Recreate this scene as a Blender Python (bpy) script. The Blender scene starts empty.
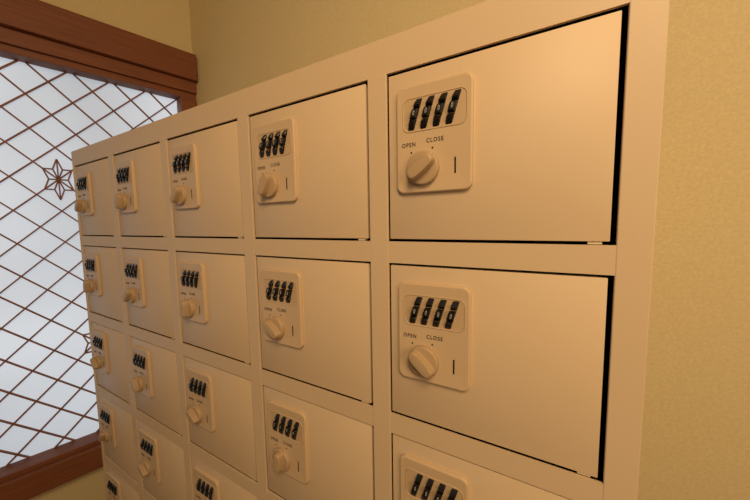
import bpy, bmesh, math, random
from mathutils import Vector, Matrix
random.seed(4)
SC = bpy.context.scene
COL = SC.collection
SC.view_settings.view_transform = 'Standard'

# ------------------------------------------------------------------ materials
def mat(name, col, rough=0.5, spec=0.5, metal=0.0, noise=None, bump=None, coat=0.0):
    m = bpy.data.materials.new(name); m.use_nodes = True
    nt = m.node_tree; b = nt.nodes['Principled BSDF']
    b.inputs['Base Color'].default_value = (*col, 1); b.inputs['Roughness'].default_value = rough
    b.inputs['Metallic'].default_value = metal; b.inputs['Specular IOR Level'].default_value = spec
    b.inputs['Coat Weight'].default_value = coat
    tc = nt.nodes.new('ShaderNodeTexCoord')
    if noise:                                   # (scale, amount, detail, stretch xyz)
        sc, amt, det, st = noise
        mp = nt.nodes.new('ShaderNodeMapping'); mp.inputs['Scale'].default_value = st
        n = nt.nodes.new('ShaderNodeTexNoise'); n.inputs['Scale'].default_value = sc; n.inputs['Detail'].default_value = det
        r = nt.nodes.new('ShaderNodeValToRGB')
        r.color_ramp.elements[0].position = 0.3; r.color_ramp.elements[1].position = 0.7
        r.color_ramp.elements[0].color = (*[c*(1-amt) for c in col], 1)
        r.color_ramp.elements[1].color = (*[min(1, c*(1+amt)) for c in col], 1)
        nt.links.new(tc.outputs['Object'], mp.inputs['Vector']); nt.links.new(mp.outputs[0], n.inputs['Vector'])
        nt.links.new(n.outputs['Fac'], r.inputs[0]); nt.links.new(r.outputs[0], b.inputs['Base Color'])
    if bump:                                    # (scale, strength, distance)
        n2 = nt.nodes.new('ShaderNodeTexNoise'); n2.inputs['Scale'].default_value = bump[0]; n2.inputs['Detail'].default_value = 4
        bp = nt.nodes.new('ShaderNodeBump'); bp.inputs['Strength'].default_value = bump[1]; bp.inputs['Distance'].default_value = bump[2]
        nt.links.new(tc.outputs['Object'], n2.inputs['Vector']); nt.links.new(n2.outputs['Fac'], bp.inputs['Height'])
        nt.links.new(bp.outputs[0], b.inputs['Normal'])
    return m

M_paint = mat('locker_paint', (0.62, 0.45, 0.268), 0.46, 0.32, noise=(9, 0.02, 3, (1, 1, 1)), bump=(900, 0.08, 0.0003))
M_frame = mat('frame_paint', (0.60, 0.435, 0.258), 0.46, 0.32, bump=(900, 0.08, 0.0003))
M_plate = mat('lock_plastic', (0.56, 0.395, 0.225), 0.42, 0.35, bump=(1500, 0.1, 0.0002))
M_recess = mat('lock_recess', (0.50, 0.345, 0.19), 0.5, 0.3)
M_knob = mat('knob_plastic', (0.43, 0.29, 0.155), 0.4, 0.4)
M_black = mat('dial_black', (0.008, 0.007, 0.007), 0.38, 0.4)
M_digit = mat('digit_white', (0.45, 0.41, 0.35), 0.6, 0.2)
M_ink = mat('lettering_ink', (0.02, 0.012, 0.008), 0.6, 0.2)
M_gap_shade = mat('gap_shade_black', (0.006, 0.005, 0.004), 0.9, 0.05)  # near-black colour standing in for shade inside the cabinet
M_hinge = mat('hinge_nylon', (0.66, 0.52, 0.34), 0.5, 0.3)
M_wall = mat('sand_plaster', (0.61, 0.485, 0.255), 0.9, 0.1, noise=(240, 0.065, 4, (1, 1, 1)), bump=(420, 0.25, 0.001))
M_ceil = mat('ceiling_paint', (0.6, 0.5, 0.36), 0.9, 0.1, noise=(20, 0.05, 3, (1, 1, 1)))
M_floor = mat('floor_wood', (0.22, 0.11, 0.05), 0.5, 0.4, noise=(6, 0.25, 5, (1, 12, 1)))
M_wood = mat('dark_cedar', (0.19, 0.064, 0.025), 0.5, 0.3, noise=(14, 0.18, 5, (0.6, 8, 14)))
M_wood2 = mat('red_cedar', (0.20, 0.068, 0.027), 0.5, 0.3, noise=(14, 0.18, 5, (0.6, 8, 14)))
M_latt = mat('lattice_wood', (0.24, 0.092, 0.044), 0.55, 0.3, noise=(30, 0.2, 4, (1, 1, 1)))

def pane_material():
    m = bpy.data.materials.new('frosted_pane'); m.use_nodes = True
    nt = m.node_tree; b = nt.nodes['Principled BSDF']; b.inputs['Roughness'].default_value = 0.7
    b.inputs['Specular IOR Level'].default_value = 0.2
    b.inputs['Base Color'].default_value = (0.38, 0.44, 0.5, 1)
    tc = nt.nodes.new('ShaderNodeTexCoord')
    n = nt.nodes.new('ShaderNodeTexNoise'); n.inputs['Scale'].default_value = 2.6; n.inputs['Detail'].default_value = 1.5
    r = nt.nodes.new('ShaderNodeValToRGB')
    r.color_ramp.elements[0].position = 0.30; r.color_ramp.elements[0].color = (0.36, 0.41, 0.48, 1)
    r.color_ramp.elements[1].position = 0.68; r.color_ramp.elements[1].color = (0.56, 0.62, 0.70, 1)
    nt.links.new(tc.outputs['Object'], n.inputs['Vector']); nt.links.new(n.outputs['Fac'], r.inputs[0])
    nt.links.new(r.outputs[0], b.inputs['Emission Color']); b.inputs['Emission Strength'].default_value = 0.88  # blotchy daylight behind the glass, put in as the pane's own glow
    return m
M_pane = pane_material()

# ------------------------------------------------------------------ helpers
def box(bm, x0, x1, y0, y1, z0, z1, bev=0.0, m=None):
    r = bmesh.ops.create_cube(bm, size=1.0)
    T = Matrix.Translation(((x0+x1)/2, (y0+y1)/2, (z0+z1)/2)) @ Matrix.Diagonal((abs(x1-x0), abs(y1-y0), abs(z1-z0), 1))
    if m is not None: T = m @ T
    bmesh.ops.transform(bm, matrix=T, verts=r['verts'])
    if bev:
        es = list({e for v in r['verts'] for e in v.link_edges})
        bmesh.ops.bevel(bm, geom=es, offset=bev, segments=2, affect='EDGES', profile=0.5)

def loft(bm, loops, cap0=True, cap1=True):
    rows = [[bm.verts.new(p) for p in L] for L in loops]
    n = len(rows[0])
    for a, b in zip(rows, rows[1:]):
        for i in range(n):
            bm.faces.new((a[i], a[(i+1) % n], b[(i+1) % n], b[i]))
    if cap0: bm.faces.new(rows[0][::-1])
    if cap1: bm.faces.new(rows[-1])

def rrect(cx, cz, w, h, r, y, seg=6):
    out = []
    for q, (sx, sz) in enumerate(((1, 1), (-1, 1), (-1, -1), (1, -1))):
        for k in range(seg+1):
            a = math.radians(90*q + 90*k/seg)
            out.append((cx+sx*(w/2-r)+r*math.cos(a), y, cz+sz*(h/2-r)+r*math.sin(a)))
    return out

def circ(cx, cz, r, y, n=48):
    return [(cx+r*math.cos(2*math.pi*k/n), y, cz+r*math.sin(2*math.pi*k/n)) for k in range(n)]

def obj(name, bm, m, parent=None, smooth=False, loc=(0, 0, 0)):
    bmesh.ops.recalc_face_normals(bm, faces=bm.faces[:])
    me = bpy.data.meshes.new(name); bm.to_mesh(me); bm.free()
    me.materials.append(m)
    if smooth:
        for p in me.polygons: p.use_smooth = True
        me.set_sharp_from_angle(angle=math.radians(38))
    o = bpy.data.objects.new(name, me); COL.objects.link(o); o.location = loc
    if parent: o.parent = parent
    return o

def text_mesh(items, spacing=1.0, bold=0.0, shear=0.0, narrow=1.0):
    """items: (string, centre x, centre z, size, y). Joined into one mesh lying in the XZ plane facing -Y."""
    bm = bmesh.new()
    for (s, cx, cz, size, y) in items:
        cu = bpy.data.curves.new('lettering', 'FONT'); cu.body = s; cu.size = size; cu.space_character = spacing
        cu.align_x = 'CENTER'; cu.align_y = 'CENTER'; cu.extrude = 0.00012; cu.offset = size*bold; cu.shear = shear
        to = bpy.data.objects.new('lettering', cu); COL.objects.link(to)
        bpy.context.view_layer.update()
        me = bpy.data.meshes.new_from_object(to.evaluated_get(bpy.context.evaluated_depsgraph_get()))
        me.transform(Matrix.Translation((cx, y, cz)) @ Matrix.Rotation(math.pi/2, 4, 'X') @ Matrix.Diagonal((narrow, 1, 1, 1)))
        bm.from_mesh(me); bpy.data.meshes.remove(me)
        bpy.data.objects.remove(to); bpy.data.curves.remove(cu)
    return bm

def tag(o, label=None, cat=None, kind=None, group=None):
    if label: o['label'] = label
    if cat: o['category'] = cat
    if kind: o['kind'] = kind
    if group: o['group'] = group
    return o

# ------------------------------------------------------------------ dimensions
Z0 = 1.45
W, H, DW, DH = 0.21, 0.18914, 0.18284, 0.16163
NC, NR = 5, 5
XL, XR = -0.012, 0.84+0.2072
ZT = Z0 + 0.037
ZB = Z0 - NR*H - 0.012
DEP = 0.345

# ------------------------------------------------------------------ cabinet
cab = bpy.data.objects.new('locker_cabinet', None); COL.objects.link(cab); cab.location = (0.51, 0.17, 0)
tag(cab, 'beige metal locker bank with small square doors, each with a combination lock and turn knob', 'lockers')
off = Vector((-0.51, -0.17, 0))

gl, gr, gt, gb = 0.0017, 0.0036, 0.0025, 0.0026       # gaps around a door
bm = bmesh.new()
T = 0.003
xs = [XL] + [v for i in range(NC) for v in (i*W-gl, i*W+DW+gr)] + [XR]
zs = [ZT] + [v for j in range(NR) for v in (Z0-j*H+gt, Z0-j*H-DH-gb)] + [ZB]
for k in range(0, len(xs), 2):                                                        # posts
    outer = k in (0, len(xs)-2)
    box(bm, xs[k], xs[k+1], 0, T+0.0004, ZB, ZT if outer else zs[1]+0.001, 0.0007)
box(bm, xs[1]-0.0005, xs[-2]+0.0005, 0.0002, T, zs[1], zs[0])                          # one unbroken top rail
for k in range(2, len(zs), 2):                                                        # rails, set a hair behind the posts
    for i in range(NC): box(bm, xs[1+2*i]-0.0005, xs[2+2*i]+0.0005, 0.0003, T, zs[k+1], zs[k])
obj('front_frame', bm, M_frame, cab, loc=off)
bm = bmesh.new()
box(bm, XL, XL+0.004, T, DEP, ZB, ZT); box(bm, XR-0.004, XR, T, DEP, ZB, ZT)
box(bm, XL+0.004, XR-0.004, T, DEP, ZT-0.004, ZT); box(bm, XL+0.004, XR-0.004, T, DEP, ZB, ZB+0.004)
box(bm, XL+0.004, XR-0.004, DEP-0.004, DEP, ZB+0.004, ZT-0.004)
obj('cabinet_shell', bm, M_frame, cab, loc=off)
bm = bmesh.new()
box(bm, XL+0.005, XR-0.005, 0.030, 0.032, ZB+0.005, ZT-0.005)  # added black sheet close behind the doors, paints their gaps dark
obj('gap_shade_sheet', bm, M_gap_shade, cab, loc=off)
bm = bmesh.new()
box(bm, XL, XR, 0.0, DEP, 0.06, ZB, 0.002); box(bm, XL+0.02, XR-0.02, 0.02, DEP-0.01, 0, 0.06)
obj('base_cabinet', bm, M_frame, cab, loc=off)

# ---- one door with its lock (origin at the door's top left front corner)
FY = 0.0018
bm = bmesh.new(); box(bm, 0, DW, FY, FY+0.009, -DH, 0, 0.0006)
door = obj('door', bm, M_paint, cab, smooth=True)
PX0, PX1, PZ0, PZ1 = 0.0105, 0.0835, -0.0160, -0.1165
pcx, pcz, pw, ph = (PX0+PX1)/2, (PZ0+PZ1)/2, PX1-PX0, PZ0-PZ1
PY = FY-0.0044                                        # plate face
kx, kz = 0.0385, -0.0940
bm = bmesh.new()
loft(bm, [rrect(pcx, pcz, pw, ph, 0.0075, FY+0.0005), rrect(pcx, pcz, pw, ph, 0.0075, PY+0.0010),
          rrect(pcx, pcz, pw-0.0012, ph-0.0012, 0.0070, PY+0.0002), rrect(pcx, pcz, pw-0.0030, ph-0.0030, 0.0061, PY-0.0001),
          rrect(pcx, pcz, pw-0.0048, ph-0.0048, 0.0052, PY)])
obj('lock_plate', bm, M_plate, door, smooth=True)
wx, wz, ww, wh = 0.0482, -0.0435, 0.0620, 0.0320
bm = bmesh.new()
L = [rrect(wx, wz, ww, wh, 0.007, PY+0.0002), rrect(wx, wz, ww-0.0008, wh-0.0008, 0.0066, PY-0.0006),
     rrect(wx, wz, ww-0.0018, wh-0.0018, 0.0061, PY-0.0006), rrect(wx, wz, ww-0.0028, wh-0.0028, 0.0056, PY-0.0001)]
loft(bm, L, True, True)
obj('dial_window', bm, M_recess, door, smooth=True)
# dials: deeply notched number wheels leaning to the right
LEAN = math.tan(math.radians(17))
def dial_bm(cx):
    bm = bmesh.new()
    R0, R1 = 0.0215, 0.0162
    cy = PY-0.0054+R0
    prof = []
    for k in (-1, 0, 1):
        for a in (-11.5, -9.2, 0, 9.2, 11.5):
            ang = math.radians(a+31*k); rr = R0 if abs(a) < 11 else R0-0.0012
            if a == 0: rr = R0*math.cos(math.radians(9.2))+0.0003
            if abs(a+31*k) > 41: continue
            prof.append((cy-rr*math.cos(ang), rr*math.sin(ang)))
        if k < 1:
            ang = math.radians(15.5+31*k); prof.append((cy-R1*math.cos(ang), R1*math.sin(ang)))
    prof = [(PY+0.0005, prof[0][1]-0.0004)] + prof + [(PY+0.0005, prof[-1][1]+0.0004)]
    hw = 0.0031
    loops = []
    for (dx, q) in ((-hw, 0), (-hw+0.0008, 1), (hw-0.0008, 1), (hw, 0)):
        L = []
        for n, (y, z) in enumerate(prof):
            if q == 0 and 0 < n < len(prof)-1: y = y+0.0008
            L.append((cx+dx+LEAN*z, min(y, PY+0.0005), wz+z))
        loops.append(L)
    loft(bm, loops); return bm
DX = (0.0302, 0.0423, 0.0545, 0.0665)
for x in DX:
    obj('number_dial', dial_bm(x), M_black, door)
bm = text_mesh([('0', x, wz, 0.0062, PY-0.00535) for x in DX], shear=0.25, narrow=0.62)
obj('dial_digits', bm, M_digit, door)
bm = text_mesh([('OPEN', 0.0235, -0.0708, 0.0055, PY-0.0001), ('CLOSE', 0.0495, -0.0690, 0.0055, PY-0.0001)], spacing=1.26, bold=0.010, narrow=0.86)
for a in (-38, 26):
    r = 0.0200; cx, cz = kx+r*math.sin(math.radians(a)), kz+r*math.cos(math.radians(a))
    loft(bm, [circ(cx, cz, 0.0009, PY, 12), circ(cx, cz, 0.0009, PY-0.0002, 12)])
obj('lettering', bm, M_ink, door)
bm = bmesh.new(); loft(bm, [rrect(0.0685, kz, 0.0015, 0.0145, 0.0006, PY), rrect(0.0685, kz, 0.0015, 0.0145, 0.0006, PY-0.0002)])
obj('key_slot', bm, M_ink, door)
# knob, origin at its own centre on the plate so that it can turn
bm = bmesh.new()
loft(bm, [circ(0, 0, 0.0158, 0.0005), circ(0, 0, 0.0158, -0.0036), circ(0, 0, 0.0155, -0.0046), circ(0, 0, 0.0148, -0.0052), circ(0, 0, 0.0138, -0.0054)])
def grip(y, s, hw=0.0060):
    # a long rounded bar: stadium outline, 0.030 long
    L, w = 0.0149*s, hw*s
    out = []
    for k in range(48):
        a = 2*math.pi*k/48
        c, d = math.cos(a), math.sin(a)
        out.append((math.copysign(abs(c)**0.55, c)*w, y, math.copysign(abs(d)**0.75, d)*L))
    return out
loft(bm, [grip(-0.0046, 1.0, 0.0070), grip(-0.0070, 0.98, 0.0062), grip(-0.0112, 0.95), grip(-0.0124, 0.92), grip(-0.0130, 0.86), grip(-0.0132, 0.76)])
knob = obj('turn_knob', bm, M_knob, door, smooth=True, loc=(kx, PY, kz))
bm = bmesh.new()
box(bm, DW-0.0135, DW-0.0045, FY+0.0015, FY+0.008, -DH-0.0022, -DH)
obj('hinge_bushing', bm, M_hinge, door)

def copy_door(src):
    d = src.copy(); COL.objects.link(d); d.parent = cab
    for ch in list(src.children):
        c = ch.copy(); COL.objects.link(c); c.parent = d
    return d
turn = {(4, 0): 52, (4, 1): -48, (3, 0): 30, (3, 1): -55, (3, 2): 8, (2, 0): 40, (2, 1): 5, (2, 2): -55,
        (1, 0): 15, (1, 1): 40, (1, 2): -20, (0, 0): 35, (0, 1): 10, (0, 2): -40, (1, 3): -55, (0, 3): 35}
for j in range(NR):
    for i in range(NC):
        d = door if (i, j) == (0, 0) else copy_door(door)
        d.location = Vector((i*W, 0, Z0-j*H)) + off
        for ch in d.children:
            if ch.name.startswith('turn_knob'): ch.rotation_euler = (0, math.radians(turn.get((i, j), -40)), 0)

# ------------------------------------------------------------------ room
CX, CY = -0.091, 0.355
SF = math.atan2(-0.971, -0.24)
ZC = Z0 - 0.1454                                     # camera height
def wobj(name, bm, m, parent=None, kind='structure'):
    if parent is None:
        o = obj(name, bm, m, loc=(CX, CY, 0)); o.rotation_euler = (0, 0, SF); o['kind'] = kind
    else:
        o = obj(name, bm, m, parent)
    return o
WZ1, WZ0 = ZC+0.434, ZC-0.624
BM0, BM1 = ZC+0.488, ZC+0.572
bm = bmesh.new()
box(bm, -0.06, 2.6, -0.10, 0, WZ1+0.04, 2.5); box(bm, -0.06, 2.6, -0.10, 0, 0, WZ0-0.07); box(bm, 1.75, 2.6, -0.10, 0, WZ0-0.07, WZ1+0.04)
wobj('wall_left', bm, M_wall)
bm = bmesh.new(); box(bm, -0.001, 2.6, 0, 0.036, BM0, BM1, 0.002)
wobj('trim_1', bm, M_wood)
bm = bmesh.new(); box(bm, 0, 1.78, -0.02, 0.035, WZ0-0.078, WZ0-0.012, 0.002); box(bm, 0, 1.78, -0.04, 0.018, WZ0-0.03, WZ0, 0.001)
wobj('trim_2', bm, M_wood2)
bm = bmesh.new()
PW = 0.048
box(bm, 0, 1.76, -0.05, 0.018, WZ1+0.018, BM0, 0.0015); box(bm, 0, 1.76, -0.05, 0.008, WZ1, WZ1+0.018, 0.001)
box(bm, 0, PW, -0.05, 0.014, WZ0, WZ1, 0.0015); box(bm, 1.725, 1.76, -0.05, 0.008, WZ0, WZ1, 0.0015)
win = wobj('window_1', bm, M_wood2)
bm = bmesh.new(); box(bm, PW, 1.725, -0.040, -0.036, WZ0, WZ1)
wobj('window_pane', bm, M_pane, win)
# diamond lattice
a = 0.0870; hx = 0.0440; th = 0.0034
X0, X1 = PW, 1.725
LY0, LY1 = -0.0345, -0.0280
bm = bmesh.new()
def bar(p, q, t=th, y0=LY0, y1=LY1):
    d = Vector((q[0]-p[0], 0, q[1]-p[1])); L = d.length
    if L < 1e-4: return
    ang = math.atan2(d.z, d.x)
    m = Matrix.Translation((p[0], 0, p[1])) @ Matrix.Rotation(-ang, 4, 'Y')
    box(bm, 0, L, y0, y1, -t/2, t/2, m=m)
def clip(p, s):                                       # line through p with slope s inside the opening
    pts = []
    for X in (X0, X1):
        z = p[1]+s*(X-p[0])
        if WZ0 <= z <= WZ1: pts.append((X, z))
    for Z in (WZ0, WZ1):
        x = p[0]+(Z-p[1])/s
        if X0 < x < X1: pts.append((x, Z))
    return pts[:2]
SX, SZ = 0.350, ZC+0.136                              # a star centre = lattice crossing
tn = a/2/hx
for k in range(-60, 60):
    for s, yy in ((tn, 0), (-tn, 0.0005)):
        c = clip((SX, SZ+k*a), s)
        if len(c) == 2: bar(c[0], c[1], y0=LY0+yy, y1=LY1+yy)
wobj('lattice', bm, M_latt, win)
def star(cx, cz):
    global bm
    bm = bmesh.new()
    F = 0.64
    U = [(0, a), (-hx, a/2), (-hx, -a/2), (0, -a), (hx, -a/2), (hx, a/2)]
    V = [(cx+x*F, cz+z*F) for x, z in U]
    C = [((cx+V[k][0]+V[(k+1) % 6][0])/3, (cz+V[k][1]+V[(k+1) % 6][1])/3) for k in range(6)]
    y0, y1 = LY0+0.0002, LY1-0.0002
    for k in range(6):
        if k % 3 == 0: bar((cx, cz), V[k], 0.0030, y0, y1)
        bar((cx, cz), C[k], 0.0032, y0, y1); bar(V[k], C[k], 0.0032, y0, y1); bar(C[k], V[(k+1) % 6], 0.0032, y0, y1)
    wobj('star_ornament', bm, M_latt, win)
star(SX, SZ); star(SX-hx, SZ-5.5*a); star(SX+6*hx, SZ-3*a); star(SX+13*hx, SZ+1.5*a)

bm = bmesh.new(); box(bm, CX-0.15, 3.0, CY, CY+0.1, 0, 2.5)
tag(obj('wall_back', bm, M_wall), kind='structure')
bm = bmesh.new(); box(bm, -1.5, 3.0, -2.6, CY+0.1, -0.05, 0)
tag(obj('floor', bm, M_floor), kind='structure')
bm = bmesh.new(); box(bm, -1.5, 3.0, -2.6, CY+0.1, 2.5, 2.55)
tag(obj('ceiling', bm, M_ceil), kind='structure')
for n, l in (('wall_left', 'sand textured wall around the lattice window'), ('trim_1', 'dark wooden beam above the lattice window'),
             ('trim_2', 'dark brown wooden sill under the lattice window'), ('window_1', 'frosted window with diamond wooden lattice'),
             ('wall_back', 'sand textured wall behind the lockers'), ('floor', 'dark wooden floor'), ('ceiling', 'pale ceiling above the lockers')):
    bpy.data.objects[n]['label'] = l

# ------------------------------------------------------------------ light
def area(loc, target, size, power, col):
    l = bpy.data.lights.new('ceiling_or_fill_light', 'AREA'); l.size = size; l.energy = power; l.color = col
    o = bpy.data.objects.new('room_or_fill_light', l); COL.objects.link(o); o.location = loc
    o.rotation_euler = (Vector(target)-Vector(loc)).to_track_quat('-Z', 'Y').to_euler()
area((1.28, -0.75, 1.98), (0.90, 0.0, 1.35), 0.4, 10.0, (1.0, 0.73, 0.44))
area((1.95, -0.75, 1.50), (1.38, 0.35, 1.1), 0.5, 6.3, (1.0, 0.77, 0.48))  # added fill at mid-height, brightens the wall right of the lockers
w = bpy.data.worlds.new('room'); SC.world = w; w.use_nodes = True
w.node_tree.nodes['Background'].inputs[0].default_value = (1.0, 0.68, 0.40, 1)
w.node_tree.nodes['Background'].inputs[1].default_value = 0.16

# ------------------------------------------------------------------ camera
cd = bpy.data.cameras.new('camera'); cam = bpy.data.objects.new('camera', cd); COL.objects.link(cam)
cam.location = (0.98252, -0.27818, ZC); cam.rotation_euler = (1.4829, 0.0160, 0.5209)
cd.sensor_width = 36; cd.lens = 36*300.48/750; cd.clip_start = 0.01
SC.camera = cam
